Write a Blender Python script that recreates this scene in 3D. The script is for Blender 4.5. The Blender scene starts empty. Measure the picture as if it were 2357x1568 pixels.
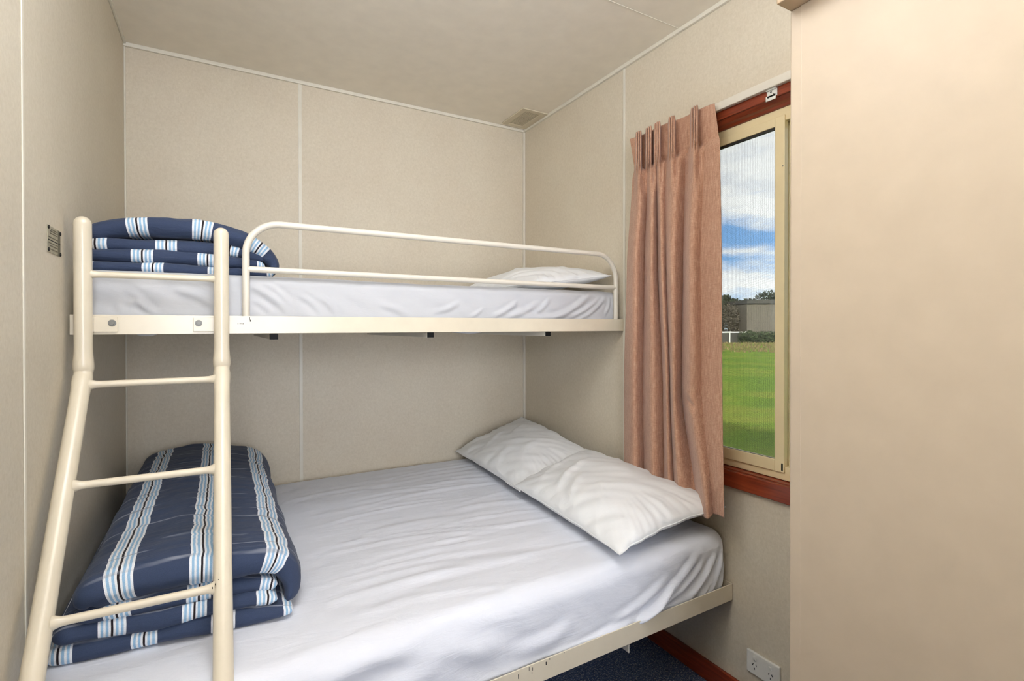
import bpy, bmesh, math, random
import numpy as np
from mathutils import Vector, Matrix, noise
random.seed(7)
sc = bpy.context.scene
COL = sc.collection
L, R, B, ZC = -0.348, 1.591, 2.65, 2.513      # left wall, right wall, back wall, ceiling (metres)
YR = -1.6                                      # rear wall, behind the camera
EYE = 1.33

# ------------------------------------------------------------------ tagging
def tag(o, label=None, cat=None, group=None, kind=None):
    if label: o['label'] = label
    if cat: o['category'] = cat
    if group: o['group'] = group
    if kind: o['kind'] = kind
    return o
def empty(name, loc=(0, 0, 0)):
    o = bpy.data.objects.new(name, None); COL.objects.link(o); o.location = loc
    o.empty_display_size = 0.05
    return o
def link(name, me, mat, parent=None, smooth=False):
    if mat: me.materials.append(mat)
    o = bpy.data.objects.new(name, me); COL.objects.link(o)
    if parent is not None:
        o.parent = parent
        o.matrix_parent_inverse = Matrix.Translation(parent.location).inverted() if parent.parent is None else Matrix.Identity(4)
    if smooth:
        for p in me.polygons: p.use_smooth = True
    return o

class MB:
    def __init__(s): s.v = []; s.f = []
    def add(s, vs, fs):
        n = len(s.v); s.v += [tuple(map(float, p)) for p in vs]; s.f += [tuple(i + n for i in f) for f in fs]; return s
    def box(s, x0, x1, y0, y1, z0, z1, sk=None):
        vs = [(x, y, z) for z in (z0, z1) for y in (y0, y1) for x in (x0, x1)]
        if sk: vs = [(x, y + (x - R) * sk, z) for x, y, z in vs]
        return s.add(vs, [(0, 2, 3, 1), (4, 5, 7, 6), (0, 1, 5, 4), (2, 6, 7, 3), (0, 4, 6, 2), (1, 3, 7, 5)])
    def prism(s, poly, axis, a, b):
        n = len(poly)
        def P(p, t):
            return {'x': (t, p[0], p[1]), 'y': (p[0], t, p[1]), 'z': (p[0], p[1], t)}[axis]
        vs = [P(p, a) for p in poly] + [P(p, b) for p in poly]
        fs = [tuple(range(n - 1, -1, -1)), tuple(range(n, 2 * n))] + [(i, (i + 1) % n, n + (i + 1) % n, n + i) for i in range(n)]
        return s.add(vs, fs)
    def tube(s, pts, r, n=16, flat=None, dome=True):
        pts = [Vector(p) for p in pts]
        rs = r if isinstance(r, (list, tuple)) else [r] * len(pts)
        T = []
        for i in range(len(pts)):
            a = pts[max(i - 1, 0)]; b = pts[min(i + 1, len(pts) - 1)]
            T.append((b - a).normalized())
        up = Vector((0, 1, 0)) if abs(T[0].y) < .9 else Vector((0, 0, 1))
        N = (up - T[0] * up.dot(T[0])).normalized()
        rings = []
        for i, p in enumerate(pts):
            N = (N - T[i] * N.dot(T[i])).normalized(); Bn = T[i].cross(N)
            rings.append((p, N.copy(), Bn, rs[i]))
        if dome:
            p, Nn, Bn, rr = rings[0]
            pre = [(p - T[0] * rr * math.sin(a), Nn, Bn, rr * math.cos(a)) for a in (1.5, 1.2, .8, .4)]
            p, Nn, Bn, rr = rings[-1]
            post = [(p + T[-1] * rr * math.sin(a), Nn, Bn, rr * math.cos(a)) for a in (.4, .8, 1.2, 1.5)]
            rings = pre + rings + post
        vs = []; fs = []
        for (p, Nn, Bn, rr) in rings:
            for k in range(n):
                a = 2 * math.pi * k / n
                fx = flat if flat else 1.0
                vs.append(p + Nn * (math.cos(a) * rr * fx) + Bn * (math.sin(a) * rr))
        m = len(rings)
        for i in range(m - 1):
            for k in range(n):
                fs.append((i * n + k, i * n + (k + 1) % n, (i + 1) * n + (k + 1) % n, (i + 1) * n + k))
        fs.append(tuple(range(n - 1, -1, -1))); fs.append(tuple((m - 1) * n + k for k in range(n)))
        return s.add(vs, fs)
    def disc(s, c, ax, r, h, n=20):
        ax = Vector(ax).normalized(); c = Vector(c)
        return s.tube([c, c + ax * h], r, n, dome=False)
    def build(s, name, mat, parent=None, bevel=0, smooth=False, seg=2):
        me = bpy.data.meshes.new(name); me.from_pydata(s.v, [], s.f); me.update()
        bm = bmesh.new(); bm.from_mesh(me); bmesh.ops.recalc_face_normals(bm, faces=bm.faces); bm.to_mesh(me); bm.free()
        o = link(name, me, mat, parent, smooth)
        if bevel:
            m = o.modifiers.new('Bevel', 'BEVEL'); m.width = bevel; m.segments = seg; m.limit_method = 'ANGLE'; m.angle_limit = math.radians(40)
        if smooth:
            try:
                me.set_sharp_from_angle(angle=math.radians(50))
            except Exception: pass
        return o

# ------------------------------------------------------------------ materials
def newmat(name):
    m = bpy.data.materials.new(name); m.use_nodes = True
    nt = m.node_tree; b = nt.nodes['Principled BSDF']
    return m, nt, b
def nd(nt, t, **kw):
    n = nt.nodes.new(t)
    for k, v in kw.items():
        if k.startswith('i_'):
            n.inputs[k[2:].replace('_', ' ')].default_value = v
        else: setattr(n, k, v)
    return n
def lin(c):
    return tuple(((x / 255) / 12.92 if x / 255 <= .04045 else ((x / 255 + .055) / 1.055) ** 2.4) for x in c) + (1,)
def coords(nt, scale=(1, 1, 1), rot=(0, 0, 0), kind='Object'):
    tc = nd(nt, 'ShaderNodeTexCoord'); mp = nd(nt, 'ShaderNodeMapping')
    mp.inputs['Scale'].default_value = scale; mp.inputs['Rotation'].default_value = rot
    nt.links.new(tc.outputs[kind], mp.inputs['Vector'])
    return mp.outputs['Vector']
def ramp(nt, fac, stops, interp='LINEAR'):
    r = nd(nt, 'ShaderNodeValToRGB'); r.color_ramp.interpolation = interp
    e = r.color_ramp.elements
    while len(e) < len(stops): e.new(0.5)
    for i, (p, c) in enumerate(stops):
        e[i].position = p; e[i].color = c if len(c) == 4 else (*c, 1)
    nt.links.new(fac, r.inputs['Fac'])
    return r.outputs['Color']
def mix(nt, fac, a, b, mode='MIX'):
    m = nd(nt, 'ShaderNodeMix', data_type='RGBA', blend_type=mode)
    for s_, v in ((0, fac), (6, a), (7, b)):
        if hasattr(v, 'node'): nt.links.new(v, m.inputs[s_])
        else: m.inputs[s_].default_value = v
    return m.outputs[2]
def noise_tex(nt, vec, scale, detail=3, rough=.55, dist=0):
    n = nd(nt, 'ShaderNodeTexNoise'); n.inputs['Scale'].default_value = scale
    n.inputs['Detail'].default_value = detail; n.inputs['Roughness'].default_value = rough; n.inputs['Distortion'].default_value = dist
    nt.links.new(vec, n.inputs['Vector']); return n.outputs['Fac']
def bump(nt, b, h, strength, dist=.001):
    n = nd(nt, 'ShaderNodeBump'); n.inputs['Strength'].default_value = strength; n.inputs['Distance'].default_value = dist
    nt.links.new(h, n.inputs['Height']); nt.links.new(n.outputs['Normal'], b.inputs['Normal'])
def plain(name, col, rough=.5, metal=0, spec=.5, bmp=None, coat=0):
    m, nt, b = newmat(name)
    b.inputs['Base Color'].default_value = lin(col); b.inputs['Roughness'].default_value = rough
    b.inputs['Metallic'].default_value = metal; b.inputs['Specular IOR Level'].default_value = spec
    if coat: b.inputs['Coat Weight'].default_value = coat; b.inputs['Coat Roughness'].default_value = .15
    v = coords(nt)
    f = noise_tex(nt, v, 14, 3)
    c = lin(col); d = tuple(x * .94 for x in c[:3]) + (1,)
    nt.links.new(ramp(nt, f, [(.3, d), (.7, c)]), b.inputs['Base Color'])
    if bmp: bump(nt, b, noise_tex(nt, v, bmp[0], 4), bmp[1])
    return m

def wall_mat(name, c1, c2, c3):
    m, nt, b = newmat(name); v = coords(nt)
    f1 = noise_tex(nt, v, 95, 5, .7, .6); f2 = noise_tex(nt, v, 3.0, 3, .6); f3 = noise_tex(nt, coords(nt, (300, 300, 60)), 1, 3, .7)
    a = ramp(nt, f1, [(.34, lin(c1)), (.64, lin(c2))])
    a = mix(nt, .35, a, ramp(nt, f3, [(.35, lin(c1)), (.65, lin(c2))]))
    g = ramp(nt, f2, [(.35, (1, 1, 1)), (.7, tuple(x for x in lin(c3)[:3]))])
    nt.links.new(mix(nt, 1.0, a, g, 'MULTIPLY'), b.inputs['Base Color'])
    b.inputs['Roughness'].default_value = .55; b.inputs['Specular IOR Level'].default_value = .35
    bump(nt, b, f1, .12, .0006)
    return m
M = {}
M['wall'] = wall_mat('wallpaper_panel', (210, 199, 177), (224, 214, 194), (251, 249, 248))
M['wallL'] = wall_mat('wallpaper_panel_side', (210, 201, 182), (224, 216, 199), (250, 249, 248))
M['ceil'] = plain('ceiling_paint', (240, 231, 214), .6, bmp=(60, .04))
M['strip'] = plain('joint_strip', (230, 224, 208), .4)
M['stripg'] = plain('groove_dark', (110, 100, 84), .7)
M['metal'] = plain('cream_powder_coat', (228, 217, 194), .28, spec=.5, bmp=(90, .03), coat=.3)
M['metal2'] = plain('pale_cream_paint', (228, 221, 206), .35, spec=.5)
M['black'] = plain('black_plastic', (12, 12, 11), .6, spec=.2)
M['chrome'] = plain('zinc_bolt', (122, 120, 114), .4, metal=.4)
M['white'] = plain('white_plastic', (232, 230, 222), .3)
M['hole'] = plain('dark_hole', (24, 20, 16), .8)
M['alu'] = plain('cream_aluminium', (242, 224, 180), .35)
M['seal'] = plain('rubber_seal', (40, 38, 34), .6)
M['vent'] = plain('vent_plastic', (214, 202, 176), .5)
M['duct'] = plain('duct_dark', (130, 112, 82), .8)
M['panel'] = plain('wardrobe_laminate', (189, 172, 149), .42, spec=.4)
M['cornice'] = plain('wardrobe_cornice_laminate', (190, 164, 132), .45)
M['door'] = plain('door_paint', (225, 218, 204), .45)

def cloth_white(name, col, bs=.15):
    m, nt, b = newmat(name)
    v = coords(nt); f = noise_tex(nt, v, 9, 4, .6); g = noise_tex(nt, v, 700, 2)
    c = lin(col); d = tuple(x * .97 for x in c[:3]) + (1,)
    nt.links.new(ramp(nt, f, [(.3, d), (.7, c)]), b.inputs['Base Color'])
    b.inputs['Roughness'].default_value = .75; b.inputs['Specular IOR Level'].default_value = .25
    b.inputs['Sheen Weight'].default_value = .15
    w = noise_tex(nt, coords(nt, (7, 26, 26)), 1, 5, .6, .8)
    ad = nd(nt, 'ShaderNodeMath', operation='ADD'); mu = nd(nt, 'ShaderNodeMath', operation='MULTIPLY'); mu.inputs[1].default_value = .05
    nt.links.new(g, mu.inputs[0]); nt.links.new(w, ad.inputs[0]); nt.links.new(mu.outputs[0], ad.inputs[1])
    bump(nt, b, ad.outputs[0], bs, .012)
    return m
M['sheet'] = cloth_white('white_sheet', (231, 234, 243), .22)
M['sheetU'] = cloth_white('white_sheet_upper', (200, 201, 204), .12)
M['case'] = cloth_white('pillowcase_cotton', (237, 238, 238), .12)

def wood():
    m, nt, b = newmat('red_stained_timber')
    f = noise_tex(nt, coords(nt, (40, 3, 40)), 1.0, 5, .6, 1.2); g = noise_tex(nt, coords(nt, (160, 8, 160)), 1.0, 3, .6)
    a = ramp(nt, f, [(.3, lin((108, 42, 22))), (.55, lin((148, 62, 34))), (.75, lin((172, 82, 46)))])
    a = mix(nt, .3, a, ramp(nt, g, [(.3, lin((90, 34, 18))), (.7, lin((165, 76, 42)))]))
    nt.links.new(a, b.inputs['Base Color']); b.inputs['Roughness'].default_value = .35
    b.inputs['Coat Weight'].default_value = .2
    return m
M['wood'] = wood()
def carpet():
    m, nt, b = newmat('blue_speckled_carpet')
    v = coords(nt); f = noise_tex(nt, v, 170, 2, .8); g = noise_tex(nt, v, 60, 3, .7)
    a = ramp(nt, f, [(.36, lin((46, 66, 104))), (.54, lin((88, 112, 156))), (.62, lin((235, 230, 222)))])
    a = mix(nt, .4, a, ramp(nt, g, [(.4, lin((36, 50, 80))), (.68, lin((130, 142, 166)))]))
    nt.links.new(a, b.inputs['Base Color']); b.inputs['Roughness'].default_value = .95
    bump(nt, b, f, .6, .004)
    return m
M['carpet'] = carpet()

def duvet_mat(lint=True):
    m, nt, b = newmat('navy_striped_cotton')
    uv = nd(nt, 'ShaderNodeUVMap'); uv.uv_map = 'UVMap'
    sx = nd(nt, 'ShaderNodeSeparateXYZ'); nt.links.new(uv.outputs['UV'], sx.inputs[0])
    ad = nd(nt, 'ShaderNodeMath', operation='ADD'); ad.inputs[1].default_value = 100.5
    fr = nd(nt, 'ShaderNodeMath', operation='FRACT')
    nt.links.new(sx.outputs['X'], ad.inputs[0]); nt.links.new(ad.outputs[0], fr.inputs[0])
    navy = lin((58, 70, 96)); W = lin((232, 234, 238)); Bl = lin((150, 186, 216)); D = lin((36, 28, 34))
    # stripe group centred on 0.5 ; full width .32
    st = [(0, navy)]
    e = [-.162, -.130, -.100, -.072, -.042, -.014, .014, .042, .072, .100, .130, .162]
    cols = [W, Bl, W, Bl, W, D, W, Bl, W, Bl, W, navy]
    for p_, c_ in zip(e, cols): st.append((.5 + p_, c_))
    base = ramp(nt, fr.outputs[0], st, 'CONSTANT')
    v = coords(nt)
    weave = noise_tex(nt, v, 900, 2)
    base = mix(nt, .5, base, ramp(nt, weave, [(.3, (.72, .72, .72)), (.7, (1.25, 1.25, 1.25))]), 'MULTIPLY')
    # pale lint lines of worn creases running across the cloth
    cr = nd(nt, 'ShaderNodeTexWave', wave_type='BANDS', bands_direction='Y', wave_profile='SIN')
    cr.inputs['Scale'].default_value = 4.2; cr.inputs['Distortion'].default_value = 5.5; cr.inputs['Detail'].default_value = 2.5; cr.inputs['Detail Scale'].default_value = 1.3
    um = nd(nt, 'ShaderNodeMapping'); um.inputs['Scale'].default_value = (.05, 1, 1); nt.links.new(uv.outputs['UV'], um.inputs['Vector']); nt.links.new(um.outputs['Vector'], cr.inputs['Vector'])
    line = ramp(nt, cr.outputs['Fac'], [(.965, (0, 0, 0)), (.998, (1, 1, 1))])
    msk = ramp(nt, noise_tex(nt, coords(nt, (7, 16, 7)), 1, 2), [(.46, (0, 0, 0)), (.60, (.75, .75, .75))])
    lm = mix(nt, 1.0, line, msk, 'MULTIPLY')
    if lint: base = mix(nt, lm, base, lin((150, 155, 168)))
    nt.links.new(base, b.inputs['Base Color'])
    b.inputs['Roughness'].default_value = .85; b.inputs['Specular IOR Level'].default_value = .2; b.inputs['Sheen Weight'].default_value = .1
    h = noise_tex(nt, coords(nt, (9, 42, 30)), 1, 5, .6, .7)
    bump(nt, b, h, .3 if lint else .5, .012)
    return m
M['duvet'] = duvet_mat(); M['duvetU'] = duvet_mat(False)
def curtain_mat():
    m, nt, b = newmat('brown_woven_curtain')
    a = noise_tex(nt, coords(nt, (300, 420, 26)), 1, 3, .7); c = noise_tex(nt, coords(nt, (60, 60, 700)), 1, 3, .7)
    base = ramp(nt, a, [(.33, lin((158, 112, 88))), (.52, lin((196, 150, 124))), (.7, lin((224, 190, 162)))])
    base = mix(nt, .42, base, ramp(nt, c, [(.3, lin((156, 110, 86))), (.7, lin((222, 182, 154)))]))
    nt.links.new(base, b.inputs['Base Color'])
    b.inputs['Roughness'].default_value = .7; b.inputs['Sheen Weight'].default_value = .25; b.inputs['Specular IOR Level'].default_value = .3
    bump(nt, b, a, .35, .001)
    return m
M['curtain'] = curtain_mat()
def glass_mat():
    m, nt, b = newmat('window_glass'); nt.nodes.remove(b)
    t = nd(nt, 'ShaderNodeBsdfTransparent'); t.inputs[0].default_value = (.95, .97, .96, 1)
    g = nd(nt, 'ShaderNodeBsdfGlossy'); g.inputs['Roughness'].default_value = .02
    fr = nd(nt, 'ShaderNodeFresnel'); fr.inputs[0].default_value = 1.45
    mu = nd(nt, 'ShaderNodeMath', operation='MULTIPLY'); mu.inputs[1].default_value = .6
    ms = nd(nt, 'ShaderNodeMixShader')
    nt.links.new(fr.outputs[0], mu.inputs[0]); nt.links.new(mu.outputs[0], ms.inputs[0])
    nt.links.new(t.outputs[0], ms.inputs[1]); nt.links.new(g.outputs[0], ms.inputs[2])
    nt.links.new(ms.outputs[0], nt.nodes['Material Output'].inputs[0])
    return m
M['glass'] = glass_mat()
def screen_mat():
    m, nt, b = newmat('flyscreen_mesh'); nt.nodes.remove(b)
    tc = nd(nt, 'ShaderNodeTexCoord'); sp = nd(nt, 'ShaderNodeSeparateXYZ'); nt.links.new(tc.outputs['Object'], sp.inputs[0])
    outs = []
    for ax in ('Y', 'Z'):
        mu = nd(nt, 'ShaderNodeMath', operation='MULTIPLY'); mu.inputs[1].default_value = 1 / .0021
        fr = nd(nt, 'ShaderNodeMath', operation='FRACT'); lt = nd(nt, 'ShaderNodeMath', operation='LESS_THAN'); lt.inputs[1].default_value = .2
        nt.links.new(sp.outputs[ax], mu.inputs[0]); nt.links.new(mu.outputs[0], fr.inputs[0]); nt.links.new(fr.outputs[0], lt.inputs[0]); outs.append(lt.outputs[0])
    mx = nd(nt, 'ShaderNodeMath', operation='MAXIMUM'); nt.links.new(outs[0], mx.inputs[0]); nt.links.new(outs[1], mx.inputs[1])
    t = nd(nt, 'ShaderNodeBsdfTransparent'); d = nd(nt, 'ShaderNodeBsdfDiffuse'); d.inputs[0].default_value = lin((120, 120, 122))
    ms = nd(nt, 'ShaderNodeMixShader'); nt.links.new(mx.outputs[0], ms.inputs[0]); nt.links.new(t.outputs[0], ms.inputs[1]); nt.links.new(d.outputs[0], ms.inputs[2])
    nt.links.new(ms.outputs[0], nt.nodes['Material Output'].inputs[0])
    return m
M['screen'] = screen_mat()

# ------------------------------------------------------------------ room shell
def struct(mb, name, mat, **k):
    return tag(mb.build(name, mat, **k), kind='structure')
T = .12
struct(MB().box(L - T, R + T, YR - T, B + T, -.12, 0), 'floor', M['carpet'])
struct(MB().box(L - T, R + T, YR - T, B + T, ZC, ZC + .1), 'ceiling', M['ceil'])
struct(MB().box(L - T, R + T, B, B + T, 0, ZC), 'wall_back', M['wall'])
struct(MB().box(L - T, L, YR, B, 0, ZC), 'wall_left', M['wallL'])
WY0, WY1, WZ0, WZ1 = .72, 1.60, .80, 2.075      # opening in the right wall
struct(MB().box(R, R + T, YR, WY0, 0, ZC).box(R, R + T, WY1, B, 0, ZC).box(R, R + T, WY0, WY1, 0, WZ0).box(R, R + T, WY0, WY1, WZ1, ZC), 'wall_right', M['wall'])
struct(MB().box(L - T, R + T, YR - T, YR, 0, ZC), 'wall_rear', M['wall'])
# panel joints, corner beads and edge trims
n = [0]
def trim(mb, mat, bev=.0015):
    n[0] += 1
    return struct(mb, 'trim_%d' % n[0], mat, bevel=bev)
trim(MB().box(.325, .341, B - .003, B, 0, ZC - .012), M['strip'])
trim(MB().box(R - .003, R, 1.762, 1.776, 0, ZC - .012), M['strip'])
trim(MB().box(L, L + .003, 1.380, 1.392, 0, ZC - .012), M['strip'])
trim(MB().box(L, L + .0012, 1.392, 1.3955, 0, ZC - .012), M['stripg'], 0)
trim(MB().box(L, R, B - .012, B, ZC - .016, ZC), M['strip'])
trim(MB().box(R - .012, R, YR, B - .012, ZC - .016, ZC), M['strip'])
trim(MB().box(L, L + .009, YR, B - .012, ZC - .008, ZC), M['strip'])
trim(MB().box(R - .012, R, B - .012, B, 0, ZC - .016), M['strip'])
trim(MB().box(L, L + .006, B - .006, B, 0, ZC - .016), M['strip'])
trim(MB().box(L, R, 1.443, 1.447, ZC - .0012, ZC), M['strip'], 0)
for nm, bx in (('baseboard_right', (R - .014, R, YR, B, 0, .076)), ('baseboard_back', (L, R - .014, B - .014, B, 0, .076)), ('baseboard_left', (L, L + .014, YR, B - .014, 0, .076))):
    struct(MB().box(*bx), nm, M['wood'], bevel=.003)
# door in the rear wall, behind the camera
d = struct(MB().box(.2, 1.0, YR, YR + .035, 0, 2.03), 'door_1', M['door'], bevel=.003)
MB().tube([(.27, YR + .035, 1.0), (.27, YR + .08, 1.0), (.38, YR + .08, 1.0)], .009).build('door_handle', M['chrome'], d, smooth=True)

# ------------------------------------------------------------------ window
win = tag(empty('window_1', (R, 1.16, 1.4)), kind='structure')
def frame(mb, y0, y1, z0, z1, wy, wt, wb, x0, x1):
    mb.box(x0, x1, y0, y0 + wy, z0, z1); mb.box(x0, x1, y1 - wy, y1, z0, z1)
    mb.box(x0, x1, y0 + wy, y1 - wy, z1 - wt, z1); mb.box(x0, x1, y0 + wy, y1 - wy, z0, z0 + wb); return mb
# timber lining and architrave
w_ = MB()
w_.box(R - .016, R + .004, WY0 - .05, WY1 + .05, WZ1 + .004, 2.128)          # head board
w_.box(R - .016, R + .004, WY0 - .05, WY1 + .05, .757, WZ0 + .015)           # sill board
w_.box(R - .016, R + .004, WY0 - .05, WY0, WZ0, WZ1); w_.box(R - .016, R + .004, WY1, WY1 + .05, WZ0, WZ1)
w_.build('architrave', M['wood'], win, bevel=.003)
w_ = MB()
w_.prism([(R - .010, WZ1 + .004), (R + .05, WZ1 + .004), (R + .05, WZ1 - .02), (R + .022, WZ1 - .02), (R + .016, WZ1 - .012), (R + .004, WZ1 - .008)], 'y', WY0, WY1)
w_.box(R, R + .10, WY0, WY1, WZ0, WZ0 + .018)
w_.box(R, R + .10, WY0, WY0 + .018, WZ0, WZ1); w_.box(R, R + .10, WY1 - .018, WY1, WZ0, WZ1)
w_.build('reveal', M['wood'], win, bevel=.002)
frame(MB(), WY0 + .018, WY1 - .018, WZ0 + .02, WZ1 - .02, .03, .045, .045, R + .028, R + .085).build('window_frame', M['alu'], win, bevel=.002)
sash = frame(MB(), 1.024, WY1 - .045, .845, 2.028, .034, .03, .04, R + .022, R + .042).build('sash', M['alu'], win, bevel=.002)
MB().box(R + .0275, R + .0305, 1.058, WY1 - .08, .885, 1.998).build('pane', M['glass'], sash)
frame(MB(), 1.054, WY1 - .078, .880, 2.002, .004, .012, .005, R + .026, R + .034).build('seal', M['seal'], sash)
sash2 = frame(MB(), WY0 + .045, 1.060, .845, 2.028, .034, .03, .04, R + .050, R + .068).build('sash', M['alu'], win, bevel=.002)
MB().box(R + .056, R + .059, WY0 + .078, 1.028, .885, 1.998).build('pane', M['glass'], sash2)
fs_ = MB().box(R + .0755, R + .0760, 1.0, WY1 - .048, .86, 2.02).build('flyscreen', M['screen'], win)
MB().box(R + .020, R + .0225, 1.028, 1.033, .852, .876).build('sash_latch', M['black'], sash, bevel=.0005)
MB().disc((R + .0225, 1.030, 1.86), (-1, 0, 0), .0022, .001, 10).build('screw', M['chrome'], sash)
MB().box(R + .0195, R + .028, 1.0, 1.004, .845, 2.028).build('track_lip', M['alu'], win)

# ------------------------------------------------------------------ curtain track and curtain
trk = tag(empty('curtain_track', (1.57, 1.2, 2.12)), 'long cream curtain track fixed along the timber head of the window', 'curtain track')
MB().box(1.556, 1.575, .70, 1.64, 2.108, 2.137).build('rail', M['metal2'], trk, bevel=.003)
br = MB().box(1.572, 1.5752, 1.024, 1.060, 2.083, 2.108).box(1.572, 1.5752, 1.029, 1.064, 2.074, 2.090)
br.box(1.566, 1.5752, 1.024, 1.060, 2.104, 2.109)
brk = br.build('bracket', M['white'], trk, bevel=.0008)
MB().disc((1.5721, 1.054, 2.086), (-1, 0, 0), .0032, .0008).disc((1.5721, 1.036, 2.088), (-1, 0, 0), .0034, .0008).build('screw_hole', M['hole'], brk)
MB().disc((1.5721, 1.045, 2.099), (-1, 0, 0), .003, .0012).build('screw', M['chrome'], brk, smooth=True)

def curtain():
    zk = [1.95, 1.595, 1.075, .64]
    nodes = [  # (y at the four heights, stand-off from the wall side, pleat?)
        ([1.639, 1.671, 1.691, 1.691], .012),
        ([1.588, 1.624, 1.634, 1.629], .044),
        ([1.550, 1.567, 1.577, 1.570], .000),
        ([1.524, 1.531, 1.528, 1.521], .046),
        ([1.500, 1.493, 1.465, 1.458], .004),
        ([1.483, 1.474, 1.446, 1.435], .040),
        ([1.456, 1.451, 1.429, 1.406], .016),
        ([1.407, 1.422, 1.413, 1.380], .050),
        ([1.354, 1.364, 1.372, 1.296], .002),
        ([1.311, 1.329, 1.325, 1.254], .056),
        ([1.267, 1.285, 1.279, 1.228], .030),
        ([1.200, 1.194, 1.190, 1.182], .044)]
    pleats = [1.603, 1.545, 1.498, 1.422, 1.313]
    ztop, zbot = 2.132, .650
    NZ, NY = 300, 520
    zs = [ztop + (zbot - ztop) * i / (NZ - 1) for i in range(NZ)]
    def interp(vals, z):
        k = zk
        if z >= k[0]:
            s = (vals[1] - vals[0]) / (k[1] - k[0]); return vals[0] + s * (z - k[0]) * .5
        for i in range(3):
            if z >= k[i + 1]:
                t = (k[i] - z) / (k[i] - k[i + 1]); t = t * t * (3 - 2 * t) * .5 + t * .5
                return vals[i] + (vals[i + 1] - vals[i]) * t
        return vals[3]
    vs = []
    for z in zs:
        ys = [interp(nv[0], z) for nv in nodes]; ds = [nv[1] for nv in nodes]
        # below the heading
        eL, eR = ys[0], ys[-1]
        hz = max(0, min(1, (z - 1.955) / .06)); hz = hz * hz * (3 - 2 * hz)
        eL = eL * (1 - hz) + (1.625 + (z - 2.0) * .22) * hz
        eR = eR * (1 - hz) + (1.205 + (z - 2.0) * .14) * hz
        flare = .65 + .35 * min(1, (1.95 - z) / .35) if z < 1.95 else .65
        for j in range(NY):
            y = eL + (eR - eL) * j / (NY - 1)
            # lower profile
            yy = min(max(y, ys[-1]), ys[0])
            dlow = ds[-1]
            for q in range(len(ys) - 1):
                if yy <= ys[q] and yy >= ys[q + 1]:
                    t = (ys[q] - yy) / max(1e-6, ys[q] - ys[q + 1])
                    # valleys sharp, crests round
                    c = .5 - .5 * math.cos(math.pi * t)
                    a, b_ = ds[q], ds[q + 1]
                    c = c ** .6 if b_ > a else 1 - (1 - c) ** .6
                    dlow = a + (b_ - a) * c; break
            dlow *= flare * 1.45
            # heading profile
            dh = .012 + .005 * math.sin(y * 31)
            for py in pleats:
                u = (y - py)
                if abs(u) < .0175:
                    g = 1 - (abs(u) / .0175) ** 6
                    dh += g * (.004 + .040 * abs(math.cos(u * math.pi / .0117)) ** 1.2)
            pin = math.exp(-((z - 1.995) / .012) ** 2)
            for py in pleats:
                u = (y - py) / .013
                dh += pin * .014 * math.exp(-u * u)
                dh -= pin * .012 * (math.exp(-((u - 2.2) / .9) ** 2) + math.exp(-((u + 2.2) / .9) ** 2))
            dd = dlow * (1 - hz) + dh * hz
            for py in pleats:     # folds start narrow just under each pinch
                w = max(0, 1 - abs(z - 1.93) / .09)
                if w > 0:
                    u = (y - py - .002) / .010
                    dd += w * (.016 * math.exp(-u * u) - .010 * math.exp(-((abs(u) - 2.3) / .9) ** 2))
            # small crease near the leading edge
            for (cy, cz, sy, sz, am) in ((1.345, 1.085, .018, .012, .010), (1.33, 1.05, .020, .010, -.012), (1.335, 1.02, .020, .012, .010)):
                dd += am * math.exp(-((y - cy) / sy) ** 2 - ((z - cz - (y - cy) * .5) / sz) ** 2)
            dd += .004 * noise.noise(Vector((y * 9, z * 2.5, 3.3)))
            # hang in front of the pillow at the bottom
            push = max(0, min(1, (1.10 - z) / .35)) * max(0, min(1, (1.33 - y) / .08)) * .035
            xx = 1.550 - dd - push; kk = xx / 1.52
            vs.append((xx, y * kk, z))
    # the bottom hem : higher towards the leading edge where it rests on the pillow
    out = []
    for i in range(NZ):
        for j in range(NY):
            x, y, z = vs[i * NY + j]
            t = j / (NY - 1)
            zb = .700 if t > .78 else .655
            if t > .74: zb = .655 + .040 * min(1, (t - .74) / .22)
            else: zb = .655
            f = i / (NZ - 1)
            z2 = ztop + (zb - ztop) * f
            zt = .010 * (1 - t) ** 1.0 - .004
            z2 += zt * (1 - f)
            out.append((x, y, z2))
    mb = MB(); fc = []
    for i in range(NZ - 1):
        for j in range(NY - 1):
            a = i * NY + j; fc.append((a, a + 1, a + NY + 1, a + NY))
    mb.add(out, fc)
    o = mb.build('curtain', M['curtain'])
    for p in o.data.polygons: p.use_smooth = True
    s = o.modifiers.new('Solidify', 'SOLIDIFY'); s.thickness = .0022
    tag(o, 'brown woven pinch-pleated curtain drawn to the left side of the window', 'curtain')
curtain()

# ------------------------------------------------------------------ wardrobe on the right
wd = tag(empty('wardrobe', (1.3, .2, 0)), 'tall plain beige wardrobe filling the right side, in front of the window', 'wardrobe')
MB().box(1.074, 1.570, -.60, .662, .0, 2.012).build('carcass', M['panel'], wd, bevel=.002)
MB().box(1.070, 1.074, -.60, .645, .0, 2.0095).build('side_panel', M['panel'], wd)
MB().box(1.0698, 1.090, .640, .667, .0, 2.0095).build('corner_strip', M['panel'], wd, bevel=.003, seg=3)
MB().box(1.022, 1.570, -.64, .668, 2.010, 2.075).build('cornice', M['cornice'], wd, bevel=.003)

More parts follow.
